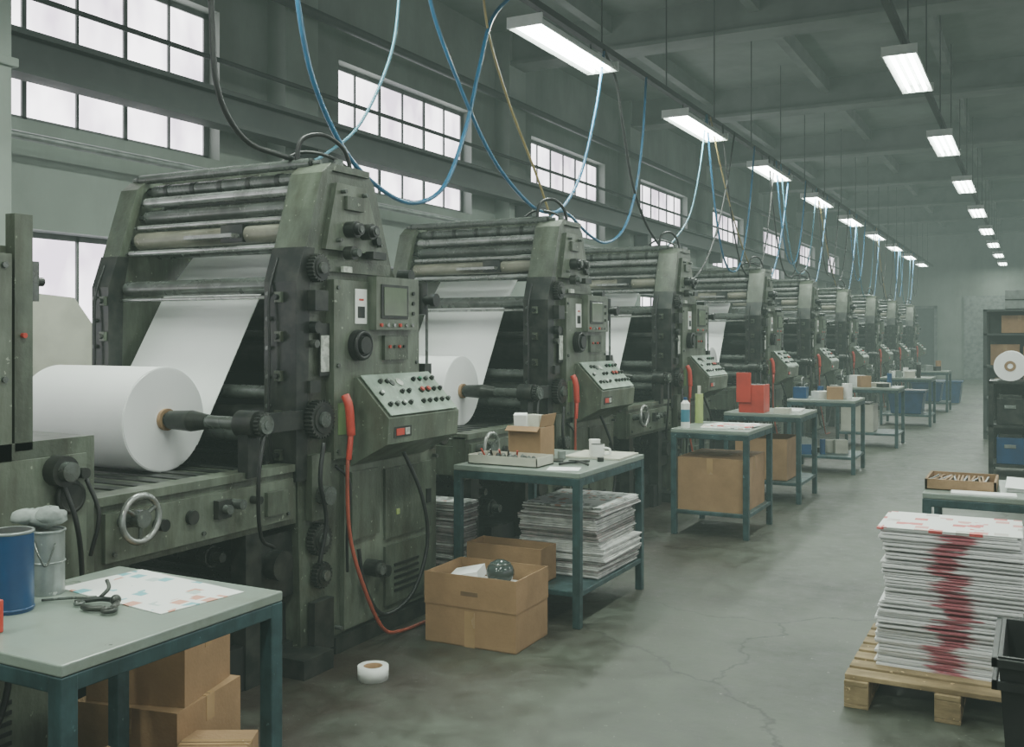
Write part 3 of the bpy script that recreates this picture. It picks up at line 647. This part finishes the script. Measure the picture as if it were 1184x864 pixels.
table(-3.0,-2.2,4.95,5.95,.85)
table(-2.62,-1.99,7.7,8.5,.85)
table(-2.72,-1.98,9.58,10.38,.85)
table(-2.62,-1.85,11.9,12.65,.85)
table(-2.6,-1.75,15.0,15.8,.85)
table(-2.5,-1.65,18.8,19.7,.85)
table(-2.5,-1.65,22.5,23.4,.85)
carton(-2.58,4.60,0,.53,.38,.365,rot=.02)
b=MB(); b.box(-2.82,-2.34,4.43,4.76,.01,.28,'newsedge'); b.box(-2.78,-2.62,4.5,4.7,.29,.345,'paper',rot=.3,tilt=('Y',-.2)); b.obj('waste_paper')
b=MB(); b.sph((-2.50,4.60,.355),.075,'glassy',(1,1,.9)); b.torus((-2.50,4.60,.40),(0,0,1),.05,.006,'dsteel'); b.obj('ink_ball')
carton(-2.70,5.10,.2,.48,.2,.20,open_=True,flaps=False)
stack(-2.72,-2.22,5.28,5.88,.2,.60,name='newspaper_stack',mixs='newsdark',jit=.016,bundle=8)
stack(-3.42,-3.06,5.16,5.34,0,.58,name='newspaper_stack',mixs='newsedge',side='newsdark')
b=MB(); b.box(-2.95,-2.50,5.03,5.25,.851,.857,'cardboard')
for a in ((-2.95,-2.50,5.03,5.035),(-2.95,-2.50,5.245,5.25),(-2.95,-2.945,5.03,5.25),(-2.505,-2.50,5.03,5.25)): b.box(*a,.851,.905,'cream')
for k in range(12): b.sph((-2.90+.032*k,5.07+.1*random.random(),.885),.018,'iron' if k%2 else 'dsteel',(1,1,1.5),8,6)
for k in range(5): b.cyl((-2.92+.05*k,5.2,.86),(-2.91+.06*k,5.12,.93),.006,'iron' if k%2 else 'red',seg=6)
b.obj('parts_tray')
b=MB()
for a in ((-2.88,-2.66,5.40,5.404),(-2.88,-2.66,5.596,5.6),(-2.88,-2.876,5.404,5.596),(-2.664,-2.66,5.404,5.596)): b.box(*a,.851,1.04,'cardboard')
b.box(-2.86,-2.68,5.42,5.58,.851,1.02,'cream'); b.box(-2.86,-2.78,5.43,5.48,1.0,1.12,'paper',rot=.3,tilt=('X',.25)); b.box(-2.80,-2.70,5.5,5.55,1.0,1.11,'cream',rot=-.3); b.box(-2.88,-2.66,5.35,5.40,1.03,1.035,'cardboard',tilt=('X',.6)); b.box(-2.66,-2.655,5.40,5.60,1.04,1.12,'cardboard',tilt=('Y',.25))
b.obj('parts_carton',.002)
b=MB(); c=(-2.38,5.62); b.cyl((*c,.863),(*c,.935),.045,'white'); b.cyl((*c,.935),(*c,.937),.038,'iron'); b.tube([(c[0]+.04,c[1],.915),(c[0]+.08,c[1],.91),(c[0]+.08,c[1],.88),(c[0]+.04,c[1],.875)],.007,'white'); b.obj('coffee_mug')
b=MB(); c=(-2.44,5.72); b.cyl((*c,.863),(*c,.95),.035,'white'); b.torus((*c,.95),(0,0,1),.033,.004,'white'); b.obj('paper_cup')
b=MB(); b.box(-2.58,-2.22,5.55,5.92,.852,.862,'cream',rot=.05); b.obj('clipboard')
b=MB(); b.tube([(-2.44,5.20,.86),(-2.40,5.28,.862),(-2.34,5.40,.86)],.008,'iron'); b.tube([(-2.44,5.34,.86),(-2.36,5.30,.866),(-2.28,5.25,.86)],.008,'iron'); b.obj('pliers',0)
b=MB(); b.box(-2.44,-2.26,5.00,5.14,.851,.853,'paper',rot=.3); b.box(-2.60,-2.50,5.32,5.44,.851,.858,'iron',rot=.4); b.cyl((-2.55,5.47,.851),(-2.55,5.47,.90),.025,'grey'); b.cyl((-2.30,5.48,.851),(-2.30,5.48,.875),.02,'iron'); b.obj('bench_clutter')
carton(-2.31,8.08,.2,.54,.68,.42,open_=False)
b=MB(); b.box(-2.45,-2.05,7.85,8.2,.851,.858,'print_grey',rot=.2); b.box(-2.4,-2.02,7.95,8.25,.859,.866,'print_red',rot=-.15); b.box(-2.35,-2.05,8.1,8.4,.8515,.857,'paper',rot=.2); b.obj('printed_sheet_pile')
b=MB(); c=(-2.53,7.80); b.cyl((*c,.851),(*c,1.05),.036,'white'); b.cyl((*c,1.05),(*c,1.075),.036,'white',r1=.015); b.cyl((*c,1.075),(*c,1.10),.015,'blue'); b.cyl((*c,.9),(*c,1.0),.037,'hosecyan'); b.obj('spray_bottle')
b=MB(); c=(-2.57,8.3); b.cyl((*c,.851),(*c,1.10),.035,'greenyel'); b.cyl((*c,1.10),(*c,1.17),.014,'cream'); b.obj('cleaner_bottle')
b=MB(); b.box(-2.58,-2.34,9.62,9.86,.851,1.12,'red'); b.box(-2.60,-2.46,9.60,9.62,.95,1.24,'red'); b.box(-2.56,-2.36,9.64,9.84,1.12,1.122,'iron'); b.obj('red_parts_bin',.006)
carton(-2.38,9.95,.2,.5,.55,.40,open_=True,flaps=False)
b=MB(); b.box(-2.3,-2.05,9.8,10.2,.851,.87,'print_grey',rot=.1); b.box(-2.25,-2.1,9.65,9.75,.851,.9,'cream'); b.obj('printed_sheet_pile')
def clutter(x,y,z,n,name):
    b=MB()
    for k in range(n):
        a=x+random.uniform(-.28,.28); c=y+random.uniform(-.25,.25); q=random.choice(['iron','blue','white','cardboard','grey','cream'])
        if random.random()<.5: b.cyl((a,c,z),(a,c,z+random.uniform(.08,.25)),random.uniform(.03,.06),q,seg=12)
        else:
            w=random.uniform(.05,.12); b.box(a-w,a+w,c-w,c+w,z,z+random.uniform(.04,.2),q,rot=random.random())
    b.obj(name)
for (x,y) in ((-2.25,12.25),(-2.2,15.4),(-2.1,19.2),(-2.1,22.9)): clutter(x,y,.851,6,'tool_clutter')
clutter(-2.25,12.25,.201,9,'storage_clutter')
b=MB(); b.box(-2.55,-2.1,15.1,15.6,.201,.6,'cream'); b.box(-2.50,-2.15,15.15,15.55,.6,.62,'iron'); b.obj('storage_crate',.01)
for (x,y) in ((-2.08,19.2),(-2.08,22.95)):
    b=MB(); b.prism([(x-.25,.21),(x+.25,.21),(x+.3,.6),(x-.3,.6)],y-.3,y+.3,'blue',axis='Y'); b.box(x-.32,x+.32,y-.32,y+.32,.58,.62,'blue'); b.obj('blue_crate',.01)
b=MB(); x,y=-1.9,26.0; b.prism([(x-.25,.0),(x+.25,.0),(x+.3,.5),(x-.3,.5)],y-.3,y+.3,'blue',axis='Y'); b.box(x-.32,x+.32,y-.32,y+.32,.48,.52,'blue'); b.obj('blue_crate',.01)

b=MB(); b.ring((-2.74,3.80,0),(-2.74,3.80,.062),.072,.045,'white'); b.ring((-2.74,3.80,.001),(-2.74,3.80,.06),.045,.04,'cardboard'); b.obj('tape_roll')

b=MB()
px0,px1,py0,py1=-.74,.08,4.46,5.36
for k in range(7):
    y=py0+.02+k*.128
    b.box(px0,px1,y,y+.095,.115,.137,'wood')
for x in (px0,(px0+px1)/2-.05,px1-.1):
    b.box(x,x+.1,py0,py1,.093,.115,'wood'); b.box(x,x+.1,py0,py1,0,.018,'wood')
    for y in (py0,(py0+py1)/2-.06,py1-.12): b.box(x,x+.1,y,y+.12,.018,.093,'wood')
b.obj('wooden_pallet',.003)
stack(-.62,-.06,4.68,5.12,.137,.742,th=.0115,jit=.016,side='stack_side',top='print_red',name='printed_sheet_stack',bundle=6)

table(-.56,.55,5.86,6.6,.74,shelf=.3)
b=MB()
for a in ((-.56,-.2,6.0,6.012),(-.56,-.2,6.36,6.372),(-.56,-.548,6.0,6.372),(-.212,-.2,6.0,6.372)): b.box(*a,.741,.80,'core')
b.box(-.56,-.2,6.0,6.372,.741,.747,'cardboard')
for k in range(16): b.box(-.53+.018*k,-.52+.018*k,6.03+random.random()*.03,6.33,.76,.79,'core' if k%3 else 'iron',rot=random.uniform(-.2,.2))
b.obj('parts_tray')
b=MB(); b.box(-.42,-.1,5.88,5.99,.741,.75,'paper',rot=.05); b.obj('paper_sheets')
b=MB(); pts=[(-.16,.765),(-.05,.76),(0,.77),(.1,.80),(.3,.83)]
vs=[]
for (x,z) in pts: vs+=[(x,6.1,z),(x,6.5,z+.01)]
b.add(vs,[(2*i,2*i+1,2*i+3,2*i+2) for i in range(len(pts)-1)],'paper'); b.box(-.15,.3,6.12,6.5,.741,.76,'paper'); b.obj('curled_sheet')

b=MB()
x0,x1,y0,y1=-.11,.33,3.45,3.93
def fr(z,e): return [(x0-e,y0-e,z),(x1+e,y0-e,z),(x1+e,y1+e,z),(x0-e,y1+e,z)]
vs=fr(0,-.04)+fr(.6,0)+fr(.6,-.012)+fr(.02,-.05)
fs=[(0,1,2,3),(12,13,14,15)]+[(4*l+i,4*l+(i+1)%4,4*l+4+(i+1)%4,4*l+4+i) for l in range(3) for i in range(4)]
b.add(vs,fs,'black')
for z in (.57,.5): b.box(x0-.018,x1+.018,y0-.018,y0-.002,z,z+.025,'black'); b.box(x0-.018,x1+.018,y1+.002,y1+.018,z,z+.025,'black'); b.box(x0-.018,x0-.002,y0-.018,y1+.018,z,z+.025,'black'); b.box(x1+.002,x1+.018,y0-.018,y1+.018,z,z+.025,'black')
b.obj('plastic_bin')

b=MB()
x0,x1,y0,y1=-.50,.6,12.6,13.3
for x in (x0,x1-.05):
    for y in (y0,y1-.05): b.box(x,x+.05,y,y+.05,0,1.08,'iron')
for z in (.1,.55,1.05): b.box(x0,x1,y0,y1,z,z+.03,'iron')
b.box(x0,x1,y1-.02,y1,.1,1.05,'iron')
b.obj('storage_cabinet')
for (a,z,k) in ((-.42,.585,'iron'),(-.42,.135,'blue'),(-.1,.585,'black'),(-.1,.135,'iron')):
    b=MB(); b.box(a,a+.28,12.66,13.1,z,z+.3,k); b.box(a+.02,a+.26,12.68,13.08,z+.3,z+.34,'iron'); b.box(a+.08,a+.2,12.65,12.66,z+.18,z+.22,'grey'); b.obj('parts_crate',.01)
b=MB(); b.cyl((-.28,12.65,1.25),(-.28,13.2,1.25),.17,'paper',seg=32); b.ring((-.28,12.645,1.25),(-.28,12.655,1.25),.06,.03,'core'); b.obj('small_paper_roll')
b=MB()
x0,x1,y0,y1=-.75,.5,17.0,17.8
for x in (x0,x1-.05):
    for y in (y0,y1-.05): b.box(x,x+.05,y,y+.05,0,2.0,'rail')
for z in (.1,.6,1.1,1.6,1.97): b.box(x0,x1,y0,y1,z,z+.03,'rail')
b.box(x0,x1,y1-.02,y1,0,2.0,'rail')
b.obj('storage_shelf')
for (x,z,w,h) in ((-.6,.64,.35,.3),(-.2,.64,.3,.35),(-.65,1.14,.4,.33),(-.2,1.14,.3,.3),(-.5,1.64,.5,.28),(-.6,.14,.5,.35)):
    carton(x+w/2,17.4,z,w,.5,h-.01,open_=False)
b=MB(); b.box(-.45,0.2,17.1,17.7,2.01,2.3,'grey'); b.box(-.45,.2,17.09,17.1,2.14,2.16,'iron'); b.obj('storage_chest',.02)

b=MB(); b.prism([(4.0,.6),(4.62,.6),(4.62,1.45),(4.3,1.84),(4.0,1.86)],-5.45,-5.42,'cream'); b.box(-5.5,-5.45,4.0,4.06,0,1.84,'iron'); b.box(-5.5,-5.45,4.56,4.62,0,1.45,'iron'); b.obj('guard_panel')

# ------------------------------------------------------------------ world with hazy air
w=bpy.data.worlds.new('World'); scene.world=w; w.use_nodes=True; nt=w.node_tree
nt.nodes['Background'].inputs[0].default_value=(.6,.7,.75,1); nt.nodes['Background'].inputs[1].default_value=.5
ab=nt.nodes.new('ShaderNodeVolumeAbsorption'); ab.inputs['Color'].default_value=(0,0,0,1); ab.inputs['Density'].default_value=.022
em=nt.nodes.new('ShaderNodeEmission'); em.inputs[0].default_value=(.74,1.0,.86,1); em.inputs[1].default_value=.0056  # haze brightness is an even glow put in place of scattered light
ad=nt.nodes.new('ShaderNodeAddShader'); nt.links.new(ab.outputs[0],ad.inputs[0]); nt.links.new(em.outputs[0],ad.inputs[1]); nt.links.new(ad.outputs[0],nt.nodes['World Output'].inputs['Volume'])

cam=bpy.data.cameras.new('camera'); cam.lens=35; cam.sensor_width=36; cam.shift_y=-44/1184
co=bpy.data.objects.new('camera',cam); co.location=(0,0,1.6); co.rotation_euler=(math.radians(90),0,math.radians(27.85)); scene.collection.objects.link(co)
cam.clip_end=200; scene.camera=co
